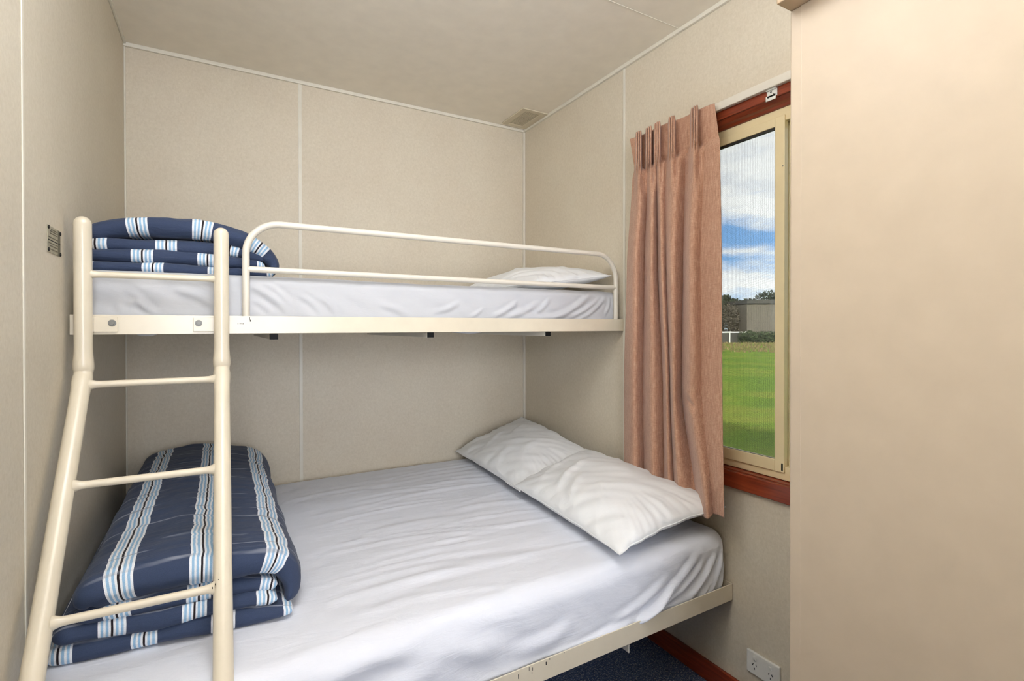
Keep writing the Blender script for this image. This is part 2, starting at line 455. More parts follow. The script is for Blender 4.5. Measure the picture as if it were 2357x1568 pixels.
# ------------------------------------------------------------------ bunk frames
SK = .0215
YU, YL = 1.770, 1.199       # front faces of the upper / lower rails at the right wall
def skx(y0, x, yb=B): return y0 + (x - R) * SK
up = tag(empty('bunk_bed_frame', (.62, 2.2, 1.31)), 'upper cream steel bunk frame fixed between the walls', 'bed frame')
UZ0, UZ1 = 1.311, 1.364
MB().prism([(YU, UZ0), (YU, UZ1), (YU + .004, UZ1), (YU + .004, UZ0 + .004), (YU + .038, UZ0 + .004), (YU + .038, UZ0)], 'x', L + .003, R - .003)
def angle_rail(name, y, z0, z1, par, back=False):
    s = -1 if back else 1
    mb = MB().prism([(y, z0), (y, z1), (y + .004 * s, z1), (y + .004 * s, z0 + .004), (y + .038 * s, z0 + .004), (y + .038 * s, z0)], 'x', L + .004, R - .004)
    if not back: mb.v = [(a, b + (a - R) * SK, c) for a, b, c in mb.v]
    return mb.build(name, M['metal'], par, bevel=.0008)
fr_u = angle_rail('front_rail', YU, UZ0, UZ1, up)
angle_rail('back_rail', B - .018, UZ0, UZ1, up, True)
MB().box(L + .004, L + .008, YU, B - .02, UZ0, UZ1).box(L + .008, L + .04, YU, B - .02, UZ0, UZ0 + .004).build('side_rail', M['metal'], up, bevel=.0008)
MB().box(R - .008, R - .004, YU + .004, B - .02, UZ0, UZ1).box(R - .04, R - .008, YU + .004, B - .02, UZ0, UZ0 + .004).build('side_rail', M['metal'], up, bevel=.0008)
for cx in (.141, .657, 1.173):
    y0 = skx(YU, cx) + .006
    cb = MB().box(cx - .0125, cx + .0125, y0, B - .022, UZ0 - .019, UZ0).build('cross_bar', M['metal2'], up, bevel=.001)
    MB().box(cx - .0122, cx + .0122, y0 - .004, y0 + .0005, UZ0 - .0188, UZ0 - .0005).build('end_cap', M['black'], cb, bevel=.001)
# guard rail of bent flat-oval tube
def arc(c, r, a0, a1, n_, y):
    return [(c[0] + r * math.cos(a0 + (a1 - a0) * i / n_), y, c[1] + r * math.sin(a0 + (a1 - a0) * i / n_)) for i in range(n_ + 1)]
gy = YU + .016
pts = [(.0655, gy, UZ1 - .03), (.0655, gy, 1.45)] + arc((.0655 + .097, 1.554), .097, math.pi, math.pi / 2, 12, gy) + [(.8, gy, 1.6515)] + arc((1.554 - .107, 1.5445), .107, math.pi / 2, 0, 12, gy)
pts = pts[:-1] + [(1.5535, gy, 1.542), (1.5535, gy, 1.45), (1.5535, gy, UZ1 - .03)]
pts = [(x, y + (x - R) * SK, z) for x, y, z in pts]
gr = MB().tube(pts, .0105, 16).build('guard_rail', M['metal2'], up, smooth=True)
MB().tube([(.070, gy + (.07 - R) * SK, 1.507), (1.550, gy + (1.550 - R) * SK, 1.507)], .0095, 16, dome=False).build('middle_bar', M['metal2'], gr, smooth=True)
# chips in the paint
ch = MB()
for (x, z, w, h) in ((.074, 1.3565, .0018, .008), (.0765, 1.350, .0025, .006), (.050, 1.341, .006, .0012), (.057, 1.3405, .004, .0016), (.043, 1.3405, .003, .001)):
    y = skx(YU, x); ch.box(x - w / 2, x + w / 2, y - .0005, y, z - h / 2, z + h / 2)
tag(ch.build('paint_chips', M['hole'], fr_u), kind='stuff')

lo = tag(empty('bed_frame', (.62, 1.9, .35)), 'lower cream steel bed frame holding the wide double mattress', 'bed frame')
LZ0, LZ1 = .352, .410
fr_l = angle_rail('front_rail', YL, LZ0, LZ1, lo)
angle_rail('back_rail', B - .018, LZ0, LZ1, lo, True)
MB().box(L + .004, L + .008, YL, B - .02, LZ0, LZ1).box(L + .008, L + .04, YL, B - .02, LZ0, LZ0 + .004).build('side_rail', M['metal'], lo, bevel=.0008)
MB().box(R - .008, R - .004, YL + .004, B - .02, LZ0, LZ1).box(R - .04, R - .008, YL + .004, B - .02, LZ0, LZ0 + .004).build('side_rail', M['metal'], lo, bevel=.0008)
for cx in (.1, 1.098):
    y0 = skx(YL, cx) + .010
    mb = MB().box(cx - .003, cx + .0, y0, B - .03, LZ0 - .036, LZ0).box(cx - .04, cx - .003, y0 + .04, B - .03, LZ0 - .003, LZ0)
    mb.build('cross_bar', M['metal2'], lo, bevel=.0006)
ch = MB()
for (x, z, w, h) in ((.688, .393, .002, .012), (.722, .402, .0012, .009), (.733, .398, .0015, .008), (.731, .388, .0012, .006), (.778, .398, .003, .009), (.79, .406, .0015, .004), (.84, .408, .001, .003)):
    y = skx(YL, x); ch.box(x - w / 2, x + w / 2, y - .0005, y, z - h / 2, z + h / 2)
tag(ch.build('paint_chips', M['hole'], fr_l), kind='stuff')
for i, (x, y) in enumerate(((L + .035, YL + .02), (L + .035, B - .05), (R - .035, B - .05))):
    MB().box(x - .016, x + .016, y - .016 + .03, y + .016 + .03, 0, LZ0).build('leg', M['metal'], lo, bevel=.002) if i != 1 else MB().box(x - .016, x + .016, y - .016, y + .016, 0, LZ0).build('leg', M['metal'], lo, bevel=.002)

# ------------------------------------------------------------------ ladder
ld = tag(empty('bunk_ladder', (-.155, 1.2, 0)), 'cream tubular steel ladder bolted to the upper bunk at the left', 'ladder')
XL, XR, YB, ZB, SL = -.311, .0005, 1.700, 1.212, 1.27
def post(x):
    pts = []; rs = []
    for z in np.linspace(1.598, ZB + .07, 14): pts.append((x, YB, z)); rs.append(.0195)
    for z, r in ((ZB + .055, .0198), (ZB + .04, .0208), (ZB + .025, .0222), (ZB + .012, .0226), (ZB + .004, .0205), (ZB - .004, .0198), (ZB - .014, .0218), (ZB - .028, .0214), (ZB - .045, .020)):
        y = YB if z > ZB else YB - (ZB - z) / SL
        pts.append((x, y, z)); rs.append(r)
    for z in np.linspace(ZB - .08, .022, 20): pts.append((x, YB - (ZB - z) / SL, z)); rs.append(.0195)
    return pts, rs
for x in (XL, XR):
    pts, rs = post(x)
    p_ = MB().tube(pts, rs, 24).build('stile', M['metal'], ld, smooth=True)
    yb = YB - (ZB - .02) / SL
    MB().tube([(x, yb + .012, .045), (x, yb, .0), ], .0225, 20, dome=False).build('rubber_foot', M['black'], p_, smooth=True)
def yat(z): return YB if z > ZB else YB - (ZB - z) / SL
for z in (1.4685, 1.183, .968, .743, .50, .26):
    y = yat(z)
    xs = [XL + .016, XL + .022, XL + .030, XL + .040] ; rr = [.016, .0125, .0098, .0090]
    xs2 = [XR - .040, XR - .030, XR - .022, XR - .016]
    if z > 1.4: rr = [.012, .0098, .0086, .0082]
    pts = [(x, y, z) for x in xs] + [((XL + XR) / 2, y, z)] + [(x, y, z) for x in xs2]
    MB().tube(pts, rr + [rr[-1]] + rr[::-1], 16, dome=False).build('rung', M['metal'], ld, smooth=True)
for x0, x1, bx in ((XL + .012, -.243, -.255), (-.070, XR - .012, -.057)):
    yy = skx(YU, x0) 
    pl = MB().box(x0, x1, yy - .0055, yy - .0012, 1.318, 1.358, ).box(x0 if x0 < -.2 else x1 - .006, x0 + .006 if x0 < -.2 else x1, YB + .01, yy - .0012, 1.318, 1.358).build('mounting_plate', M['metal'], ld, bevel=.001)
    bo = MB().disc((bx, yy - .0055, 1.342), (0, -1, 0), .0092, .0014, 24).disc((bx, yy - .0065, 1.342), (0, -1, 0), .0060, .0050, 6)
    bo.build('bolt', M['chrome'], pl, bevel=.0006)
ch = MB()
for (x, z) in ((-.014, .755), (-.008, .762), (.002, .720), (.004, .732), (-.004, .725), (.006, .753), (-.02, .750)):
    y = yat(z) - .0212; ch.box(x - .0008, x + .0008, y - .001, y + .004, z - .0012, z + .0012)
tag(ch.build('paint_chips', M['hole'], ld), kind='stuff')

# ------------------------------------------------------------------ mattresses in fitted sheets
def ridge_field(P0, P1, rid):
    """sum of soft cloth folds given as segments in a 2-D sheet coordinate"""
    d = np.zeros_like(P0)
    for (a, b, am, w) in rid:
        ax, ay = a; bx, by = b
        vx, vy = bx - ax, by - ay; l2 = vx * vx + vy * vy
        t = ((P0 - ax) * vx + (P1 - ay) * vy) / l2
        tc = np.clip(t, 0, 1)
        # gentle bow
        cxp = ax + vx * tc; cyp = ay + vy * tc
        ln = math.sqrt(l2); off = .06 * ln * np.sin(np.pi * tc)
        cxp = cxp + off * (-vy / ln); cyp = cyp + off * (vx / ln)
        dist = np.hypot(P0 - cxp, P1 - cyp)
        env = np.clip(1.15 - np.abs(2 * tc - 1) ** 2, 0, 1)
        q = dist / w
        d += am * (np.exp(-q * q) - .45 * np.exp(-((q - 1.5) / .8) ** 2)) * env
    return d
def mattress(name, x0, x1, y0, y1, z0, z1, r, skew, front, top, topn, label, mat, crown=0, seed=0, side=.003):
    def ticks(a, b, r_, fine, coarse, both=True):
        t = list(np.arange(a, a + r_ * 1.6, fine)); t += list(np.arange(a + r_ * 1.6, b - (r_ * 1.6 if both else 0), coarse))
        if both: t += list(np.arange(b - r_ * 1.6, b, fine))
        t.append(b); return np.array(sorted(set(np.round(t, 5))))
    xt = ticks(x0, x1, r, .005, .0065); yt = ticks(y0, y1, r, .004, .012); zt = ticks(z0, z1, r, .004, .005, True)
    idx = {}; V = []; F = []
    def vid(i, j, k):
        key = (i, j, k)
        if key not in idx: idx[key] = len(V); V.append((xt[i], yt[j], zt[k]))
        return idx[key]
    nx, ny, nz = len(xt), len(yt), len(zt)
    for i in range(nx - 1):
        for j in range(ny - 1): F.append((vid(i, j, nz - 1), vid(i + 1, j, nz - 1), vid(i + 1, j + 1, nz - 1), vid(i, j + 1, nz - 1)))
        for k in range(nz - 1):
            F.append((vid(i, 0, k), vid(i + 1, 0, k), vid(i + 1, 0, k + 1), vid(i, 0, k + 1)))
            F.append((vid(i + 1, ny - 1, k), vid(i, ny - 1, k), vid(i, ny - 1, k + 1), vid(i + 1, ny - 1, k + 1)))
    for j in range(ny - 1):
        for k in range(nz - 1):
            F.append((vid(0, j + 1, k), vid(0, j, k), vid(0, j, k + 1), vid(0, j + 1, k + 1)))
            F.append((vid(nx - 1, j, k), vid(nx - 1, j + 1, k), vid(nx - 1, j + 1, k + 1), vid(nx - 1, j, k + 1)))
    P = np.array(V); lo_ = np.array([x0 + r, y0 + r, z0 + r * .7]); hi_ = np.array([x1 - r, y1 - r, z1 - r])
    Q = np.clip(P, lo_, hi_); D = P - Q; D[:, 2] = np.where(D[:, 2] < 0, D[:, 2] / .7, D[:, 2])
    ln = np.linalg.norm(D, axis=1); N_ = D / np.maximum(ln, 1e-9)[:, None]
    k = r / np.maximum(np.max(np.abs(D), axis=1), 1e-9)
    # superelliptic rounding
    mx = np.max(np.abs(D), axis=1)
    P2 = Q + N_ * np.minimum(mx, r)[:, None]
    wf = np.clip(-N_[:, 1], 0, 1); wt = np.clip(N_[:, 2], 0, 1); wr = np.clip(N_[:, 0], 0, 1)
    disp = wf ** .6 * ridge_field(P2[:, 0], P2[:, 2], front)
    disp += wt ** .6 * ridge_field(P2[:, 0], P2[:, 1], top)
    nz_ = np.array([noise.noise(Vector((p[0] * 2.2 + seed, p[1] * 9 - p[0] * 1.5, p[2] * 14))) for p in P2])
    nf = np.array([noise.noise(Vector((p[0] * 5 + seed, p[1] * 26 - p[0] * 7, p[2] * 20 + p[0] * 12 + 4))) for p in P2])
    disp += topn * (nz_ + .5 * nf) * wt + side * (nf + .6 * nz_) * (1 - wt)
    if crown:
        u = (P2[:, 0] - x0) / (x1 - x0) * 2 - 1; w = (P2[:, 1] - y0) / (y1 - y0) * 2 - 1
        disp += wt * crown * (1 - u ** 4) * (1 - w ** 4)
    P3 = P2 + N_ * disp[:, None]
    fade = 1 - np.clip((P3[:, 1] - y0) / (y1 - y0), 0, 1)
    P3[:, 1] += (P3[:, 0] - R) * skew * fade
    P3[:, 0] = np.clip(P3[:, 0], L + .003, R - .010); P3[:, 1] = np.minimum(P3[:, 1], B - .004)
    me = bpy.data.meshes.new(name); me.from_pydata([tuple(map(float, p)) for p in P3], [], F); me.update()
    o = link(name, me, mat, None, True)
    tag(o, label, 'mattress')
    return o
s = 1
front_l = [
    ((1.423, .551), (1.107, .392), .010, .016), ((1.37, .473), (.985, .405), .008, .014), ((1.300, .480), (1.125, .401), .010, .010),
    ((1.512, .531), (1.36, .402), .009, .014), ((1.547, .53), (1.468, .388), .009, .013), ((1.162, .44), (.919, .401), .007, .011),
    ((1.107, .441), (.796, .401), .005, .011), ((1.445, .516), (1.219, .41), .007, .012), ((.872, .467), (.68, .455), .007, .022),
    ((1.26, .50), (1.02, .43), .007, .016), ((.356, .509), (.655, .47), .012, .035), ((.30, .47), (.56, .43), .010, .03), ((1.56, .50), (1.535, .40), .006, .008),
    ((1.50, .46), (1.43, .395), .006, .009), ((.15, .53), (.42, .56), .008, .03)]
top_l = []
rnd = random.Random(4)
for i in range(30):
    y = 1.36 + i * .04 + rnd.uniform(-.015, .015); x = rnd.uniform(.15, .8); l_ = rnd.uniform(.35, .8)
    sl = -.10 + rnd.uniform(-.10, .10) if y < 1.9 else .02 + rnd.uniform(-.1, .1)
    top_l.append(((x, y), (min(x + l_, 1.5), y + sl * l_), rnd.uniform(.0018, .0042), rnd.uniform(.010, .024)))
top_l += [((.33, 2.32), (1.0, 2.16), .0035, .008), ((.25, 1.80), (.95, 1.62), .004, .008), ((.3, 1.42), (.9, 1.40), .006, .03)]
mattress('mattress', L - .04, R - .008, YL + .012, B - .006, .372, .598, .055, SK, front_l, top_l, .0035,
         'wide lower double mattress under a white fitted sheet', M['sheet'], crown=.004, seed=2, side=.0025)
front_u = [((.077, 1.462), (.188, 1.374), .006, .012), ((.107, 1.473), (.194, 1.397), .005, .010), ((.22, 1.433), (.287, 1.372), .005, .009), ((.287, 1.428), (.331, 1.372), .005, .009),
           ((.089, 1.415), (.137, 1.373), .004, .009), ((.473, 1.41), (.582, 1.369), .004, .012), ((.785, 1.425), (.68, 1.385), .004, .010), ((1.041, 1.431), (.923, 1.372), .006, .011),
           ((1.134, 1.424), (.981, 1.372), .006, .012), ((1.333, 1.40), (1.051, 1.373), .006, .012), ((1.428, 1.483), (1.209, 1.365), .007, .013), ((1.465, 1.45), (1.265, 1.366), .007, .010),
           ((1.502, 1.461), (1.357, 1.366), .006, .010), ((-.246, 1.395), (-.241, 1.369), .004, .010), ((-.221, 1.43), (-.175, 1.369), .006, .010), ((-.12, 1.442), (-.01, 1.39), .006, .012),
           ((-.231, 1.407), (-.161, 1.369), .005, .009), ((.88, 1.40), (.83, 1.37), .004, .008), ((1.2, 1.45), (1.12, 1.38), .004, .010), ((1.53, 1.46), (1.50, 1.38), .005, .008)]
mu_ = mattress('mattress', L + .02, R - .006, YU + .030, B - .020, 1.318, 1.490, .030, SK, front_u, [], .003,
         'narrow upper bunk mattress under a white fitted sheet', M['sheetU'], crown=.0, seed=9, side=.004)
# tucked sheet ends drooping under the upper rail
def droop(x0, x1, dz, name='sheet_corner'):
    mb = MB(); n_ = 16; vs = []; fc = []
    for i in range(n_ + 1):
        t = i / n_; x = x0 + (x1 - x0) * t
        z = UZ0 - .001 - dz * math.sin(math.pi * t) ** .8
        for (yy, zz) in ((YU + .05, 1.330), (YU + .055, z), (YU + .16, z + .001), (YU + .17, 1.330)): vs.append((x, yy, zz))
    for i in range(n_):
        for k in range(3): a = i * 4 + k; fc.append((a, a + 1, a + 5, a + 4))
        fc.append((i * 4 + 3, i * 4, i * 4 + 4, i * 4 + 7))
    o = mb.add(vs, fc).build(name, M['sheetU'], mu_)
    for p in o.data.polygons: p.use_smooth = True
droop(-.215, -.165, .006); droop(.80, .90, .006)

# ------------------------------------------------------------------ folded duvets
def ribbon(path, yf, yb, s0, per, scale_y=1, seed=0, crinkle=.002, puff=.004, taper=(1, 1)):
    """closed padded cloth layer: centre line in x-z with half thickness, padded in y with rounded folds"""
    # resample the path
    P = [Vector((a[0], a[1], a[2])) for a in path]
    out = []; 
    def cr(p0, p1, p2, p3, t):
        return .5 * ((2 * p1) + (p2 - p0) * t + (2 * p0 - 5 * p1 + 4 * p2 - p3) * t * t + (3 * p1 - p0 - 3 * p2 + p3) * t ** 3)
    for i in range(len(P) - 1):
        a = P[max(i - 1, 0)]; b = P[i]; c = P[i + 1]; d_ = P[min(i + 2, len(P) - 1)]
        k = max(2, int((Vector((c.x, c.y)) - Vector((b.x, b.y))).length / .005))
        for q in range(k): out.append(cr(a, b, c, d_, q / k))
    out.append(P[-1]); P = out; m = len(P)
    arc_ = [0]
    for i in range(1, m): arc_.append(arc_[-1] + (Vector((P[i].x, P[i].y)) - Vector((P[i - 1].x, P[i - 1].y))).length)
    tot = arc_[-1]
    ne, nl = 14, int((yb - (yf(0) if callable(yf) else yf)) / .011)
    ring = []    # (y param kind)
    for k in range(ne + 1): a = math.pi / 2 + math.pi * k / ne; ring.append(('f', math.cos(a), math.sin(a)))
    for k in range(1, nl): ring.append(('m', k / nl, -1))
    for k in range(ne + 1): a = -math.pi / 2 + math.pi * k / ne; ring.append(('b', math.cos(a), math.sin(a)))
    for k in range(1, nl): ring.append(('m', 1 - k / nl, 1))
    nr = len(ring); V = []; S = []; W_ = []; vp = [0]
    for (kd, u, w) in ring[1:]: vp.append(vp[-1] + (.011 if kd == 'm' else .0056))
    for i in range(m):
        a = P[max(i - 1, 0)]; b = P[min(i + 1, m - 1)]
        tx, tz = b.x - a.x, b.y - a.y; l_ = math.hypot(tx, tz) or 1; tx /= l_; tz /= l_
        nx, nz = -tz, tx
        s_ = arc_[i]; h = P[i].z * (1 + .28 * noise.noise(Vector((s_ * 7, seed * 1.7, .5)))); zj = .007 * noise.noise(Vector((s_ * 6, seed * 2.3, 9.1)))
        e = 1
        if taper[0]: e = min(e, math.sqrt(max(0, 1 - (1 - min(1, s_ / (h * 1.3))) ** 2)))
        if taper[1]: e = min(e, math.sqrt(max(0, 1 - (1 - min(1, (tot - s_) / (h * 1.3))) ** 2)))
        e = max(e, .03); hh = h * e
        f0 = yf(P[i].x) if callable(yf) else yf
        f0 += .016 * noise.noise(Vector((s_ * 7, seed * 3.1, 0))) + (1 - e) * h * .9
        b0 = yb - (1 - e) * h
        W_ += [v_ + seed * .37 for v_ in vp]
        for (kd, u, w) in ring:
            if kd == 'f': y = f0 + h + u * h * 1.15; o_ = w
            elif kd == 'b': y = b0 - h + u * h; o_ = w
            else: y = (f0 + h) + (b0 - h - f0 - h) * u; o_ = w
            q = Vector((s_ * 5, y * 5, seed + o_))
            off = o_ * hh
            edge = min(1, max(0, (y - f0) / .10))
            off += e * o_ * (puff * noise.noise(q) + crinkle * noise.noise(Vector((s_ * 6, y * 55 + s_ * 5, seed))) + crinkle * .6 * noise.noise(Vector((s_ * 30, y * 25, seed))))
            if kd != 'm': off += e * .002 * noise.noise(Vector((s_ * 28, o_ * 2, seed + 5)))
            x = P[i].x + nx * off; z = P[i].y + nz * off + zj * max(0, 1 - (y - f0) / .4)
            V.append((x, y, z))
            wob = .0035 * noise.noise(Vector((y * 26, seed, s_ * 2))) + .002 * noise.noise(Vector((y * 70, seed, s_ * 3)))
            S.append(((P[i].x if s0[0] == 'x' else s_) - s0[1] + wob) / per)
    F = []
    for i in range(m - 1):
        for k in range(nr): F.append((i * nr + k, (i + 1) * nr + k, (i + 1) * nr + (k + 1) % nr, i * nr + (k + 1) % nr))
    F.append(tuple(range(nr))); F.append(tuple((m - 1) * nr + k for k in range(nr - 1, -1, -1)))
    return V, F, S, W_, arc_
def duvet(name, layers, label, zmin, tilt=None):
    V = []; F = []; S = []; W_ = []
    for ly in layers:
        v, f, s_, w_, _ = ribbon(**ly); k = len(V)
        V += v; S += s_; W_ += w_; F += [tuple(a + k for a in t) for t in f]
    if tilt:   # thicker and looser towards the wall
        V = [(x, y, tilt['z0'] + (z - tilt['z0']) * (1 + tilt['k'] * max(0, y - tilt['y0']) * (1.25 - .9 * (x + .3)))) for x, y, z in V]
    V = [(max(x, L + .004), min(y, B - .01), max(z, zmin)) for x, y, z in V]
    me = bpy.data.meshes.new(name); me.from_pydata(V, [], F); me.update()
    uv = me.uv_layers.new(name='UVMap')
    li = np.empty(len(me.loops), dtype=np.int32); me.loops.foreach_get('vertex_index', li)
    arr = np.zeros((len(li), 2)); arr[:, 0] = np.array(S)[li]; arr[:, 1] = np.array(W_)[li]; uv.data.foreach_set('uv', arr.ravel())
    o = link(name, me, M['duvet'] if tilt else M['duvetU'], None, True)
    bm = bmesh.new(); bm.from_mesh(me); bmesh.ops.recalc_face_normals(bm, faces=bm.faces); bm.to_mesh(me); bm.free()
    return tag(o, label, 'duvet')
PU = .163
duvet('folded_duvet', [
    dict(path=[(-.335, 1.502, .017), (-.2, 1.502, .017), (0, 1.502, .016), (.10, 1.502, .014), (.150, 1.506, .012)], yf=lambda x: 1.822 + .02 * x, yb=2.50, s0=('x', -.010), per=PU, seed=1),
    dict(path=[(-.340, 1.532, .018), (-.2, 1.535, .020), (-.02, 1.535, .019), (.08, 1.532, .017), (.125, 1.530, .012)], yf=lambda x: 1.835, yb=2.49, s0=('x', -.037), per=PU, seed=2),
    dict(path=[(-.335, 1.566, .018), (-.25, 1.570, .021), (-.10, 1.574, .023), (.02, 1.572, .022), (.09, 1.556, .018), (.12, 1.545, .012)], yf=lambda x: 1.842 + .02 * max(0, x), yb=2.48, s0=('x', -.145), per=PU * 1.02, seed=3),
    dict(path=[(-.338, 1.592, .018), (-.29, 1.612, .026), (-.22, 1.626, .031), (-.13, 1.634, .034), (-.05, 1.634, .032), (.03, 1.618, .029), (.09, 1.592, .025), (.135, 1.560, .022), (.152, 1.528, .018), (.135, 1.506, .013)],
         yf=lambda x: 1.838 + .03 * max(0, x), yb=2.50, s0=('s', .296), per=PU, seed=4)],
    'navy striped duvet folded on the upper bunk, its end rounded over', 1.4865)
PL = .155
TILT = dict(z0=.60, y0=1.44, k=.17)
duvet('folded_duvet', [
    dict(path=[(-.342, .624, .023), (-.2, .624, .023), (0, .622, .022), (.10, .620, .018), (.155, .618, .014)], yf=lambda x: 1.392 - .13 * min(0, x), yb=2.60, s0=('x', -.1535), per=PL, seed=11, puff=.006),
    dict(path=[(-.320, .662, .021), (-.2, .662, .023), (-.05, .658, .021), (.08, .653, .018), (.120, .648, .012)], yf=lambda x: 1.398 - .10 * min(0, x), yb=2.60, s0=('x', -.058), per=PL, seed=12, puff=.006),
    dict(path=[(-.285, .698, .021), (-.16, .700, .024), (-.04, .696, .022), (.06, .688, .019), (.122, .676, .013)], yf=lambda x: 1.412 - .05 * min(0, x), yb=2.59, s0=('x', -.050), per=PL, seed=13, puff=.006),
    dict(path=[(-.262, .712, .024), (-.255, .734, .030), (-.20, .750, .036), (-.10, .756, .038), (.0, .754, .038), (.08, .742, .035), (.128, .718, .030), (.150, .684, .026), (.154, .652, .021), (.142, .628, .014)],
         yf=lambda x: 1.410 + .03 * max(0, x - .04), yb=2.60, s0=('s', .239), per=PL, seed=14, crinkle=.0034, puff=.011)],
    'large navy striped duvet folded in layers on the lower bed beside the ladder', .602, TILT)

# ------------------------------------------------------------------ pillows
def pillow(name, c, th, label, seed, zmin, down=.35, ridges=(), pinch=.10):
    """c : four corners (near-left, near-right, far-right, far-left)"""
    c = [Vector(q) for q in c]; NU, NV = 130, 90
    nrm = ((c[1] - c[0]).cross(c[3] - c[0])).normalized()
    if nrm.z < 0: nrm = -nrm
    V = []; F = []
    def surf(side):
        for j in range(NV + 1):
            for i in range(NU + 1):
                # denser near the edge
                u = .5 - .5 * math.cos(math.pi * i / NU); v = .5 - .5 * math.cos(math.pi * j / NV)
                U_, V_ = 2 * u - 1, 2 * v - 1
                # pull the sides inward between the corners
                pu = 1 - pinch * (1 - V_ ** 2) * .5; pv = 1 - pinch * (1 - U_ ** 2) * .8
                uu = .5 + (u - .5) * pu; vv = .5 + (v - .5) * pv
                uu += .010 * noise.noise(Vector((V_ * 3.5, U_ * .8, seed))) * abs(U_) ** 2; vv += .016 * noise.noise(Vector((U_ * 4, V_ * .8, seed + 2))) * abs(V_) ** 2
                p = c[0] * (1 - uu) * (1 - vv) + c[1] * uu * (1 - vv) + c[2] * uu * vv + c[3] * (1 - uu) * vv
                e = max(0, (1 - U_ ** 2)) ** .42 * max(0, (1 - V_ ** 2)) ** .42
                h = th * e
                # radiating puckers at the ends
                ang = math.atan2(V_, U_); rad = max(abs(U_), abs(V_))
                pk = .011 * e ** .3 * noise.noise(Vector((ang * 5, rad * 1.4, seed))) * (max(0, rad - .45) / .55) ** 1.6
                pk += .007 * e ** .3 * noise.noise(Vector((ang * 13, rad * 1.5, seed + 7))) * (max(0, rad - .55) / .45) ** 1.5
                pk += .010 * e ** .5 * noise.noise(Vector((U_ * 1.6, V_ * 1.8, seed + 3)))
                pk += .006 * e ** .4 * noise.noise(Vector((U_ * 1.5 - V_ * 1.2, V_ * 6 + U_ * 4, seed + 5)))
                rg = 0
                for (a, b, am, w) in ridges:
                    vx, vy = b[0] - a[0], b[1] - a[1]; l2 = vx * vx + vy * vy
                    t = max(0, min(1, ((U_ - a[0]) * vx + (V_ - a[1]) * vy) / l2))
                    bow = .08 * math.sin(math.pi * t)
                    dd = math.hypot(U_ - a[0] - vx * t - bow * -vy, V_ - a[1] - vy * t - bow * vx)
                    rg += am * math.exp(-(dd / w) ** 2) * (1.1 - (2 * t - 1) ** 2)
                q = p + nrm * ((h + pk + rg * e ** .3) if side > 0 else -(h * down))
                V.append((min(q.x, R - .006), min(q.y, B - .006), max(q.z, zmin + (.0005 if side < 0 else .0015))))
    surf(1); surf(-1)
    W = NU + 1; K = W * (NV + 1)
    for j in range(NV):
        for i in range(NU):
            a = j * W + i; F.append((a, a + 1, a + W + 1, a + W)); F.append((K + a, K + a + W, K + a + W + 1, K + a + 1))
    me = bpy.data.meshes.new(name); me.from_pydata(V, [], F)
    bm = bmesh.new(); bm.from_mesh(me); bmesh.ops.remove_doubles(bm, verts=bm.verts, dist=.00035); bmesh.ops.recalc_face_normals(bm, faces=bm.faces); bm.to_mesh(me); bm.free()
    o = link(name, me, M['case'], None, True)
    lp = [V[i] for i in range(0, NU, 3)] + [V[j * W + NU] for j in range(0, NV, 3)] + [V[NV * W + i] for i in range(NU, 0, -3)] + [V[j * W] for j in range(NV, 0, -3)]
    lp = [(x, y, z + .001) for x, y, z in lp] + [(V[0][0] + .001, V[0][1], V[0][2] + .001)]
    MB().tube(lp, .0024, 7).build('seam_piping', M['case'], o, smooth=True)
    return tag(o, label, 'pillow')
ZM = .604
pa = pillow('pillow', [(1.075, 1.83, .645), (1.50, 1.83, .735), (1.560, 2.625, .790), (1.125, 2.62, .640)], .072,
       'white pillow in the far corner of the lower bed, leaning on the wall', 21, ZM, down=.5,
       ridges=(((-.8, .2), (.2, .5), .006, .06), ((-.9, -.3), (-.2, -.1), .005, .05), ((-.9, .6), (-.3, .9), .004, .05), ((-.5, -.6), (.4, -.3), .006, .07), ((-.2, .1), (.7, .4), .004, .05)))
pb = pillow('pillow', [(1.045, 1.185, .640), (1.545, 1.195, .694), (1.535, 1.985, .735), (1.075, 1.880, .655)], .082,
       'white pillow on the lower bed in front, its corner under the curtain', 33, ZM, down=.55,
       ridges=(((-.95, .55), (.3, .75), .007, .05), ((-.95, .15), (.4, .45), .010, .05), ((-.95, -.15), (-.1, .2), .007, .05), ((-.6, -.5), (-.1, -.1), .004, .05), ((-.2, -.95), (.8, -.8), .004, .05)))
pc = pillow('pillow', [(1.14, 1.90, 1.512), (1.562, 1.83, 1.565), (1.570, 2.42, 1.585), (1.08, 2.45, 1.512)], .075,
       'white pillow on the upper bunk behind the guard rail', 45, 1.4885, down=.6, ridges=(((-.8, -.2), (.3, .1), .006, .06), ((.0, -.8), (.7, -.3), .005, .06)))

# ------------------------------------------------------------------ small fittings
# notice plate on the left wall
pt = tag(empty('notice_plate', (L, 1.605, 1.537)), 'small metal notice plate screwed to the left wall', 'sign')
def plate_mat():
    m, nt, b = newmat('etched_metal_plate'); b.inputs['Metallic'].default_value = .25; b.inputs['Roughness'].default_value = .45
    nt.links.new(ramp(nt, noise_tex(nt, coords(nt, (60, 60, 60)), 1, 3), [(.3, lin((150, 145, 126))), (.7, lin((180, 174, 152)))]), b.inputs['Base Color'])
    return m
M['plate'] = plate_mat(); M['etch'] = plain('etched_lines', (104, 98, 80), .6); M['etchd'] = plain('etched_band', (112, 108, 90), .5, metal=.3)
pf = MB().box(L, L + .0015, 1.552, 1.658, 1.505, 1.5675).build('plate', M['plate'], pt, bevel=.0006)
MB().box(L + .0015, L + .0018, 1.636, 1.6575, 1.5055, 1.567).build('side_band', M['etchd'], pf)
rn = random.Random(3); mb = MB()
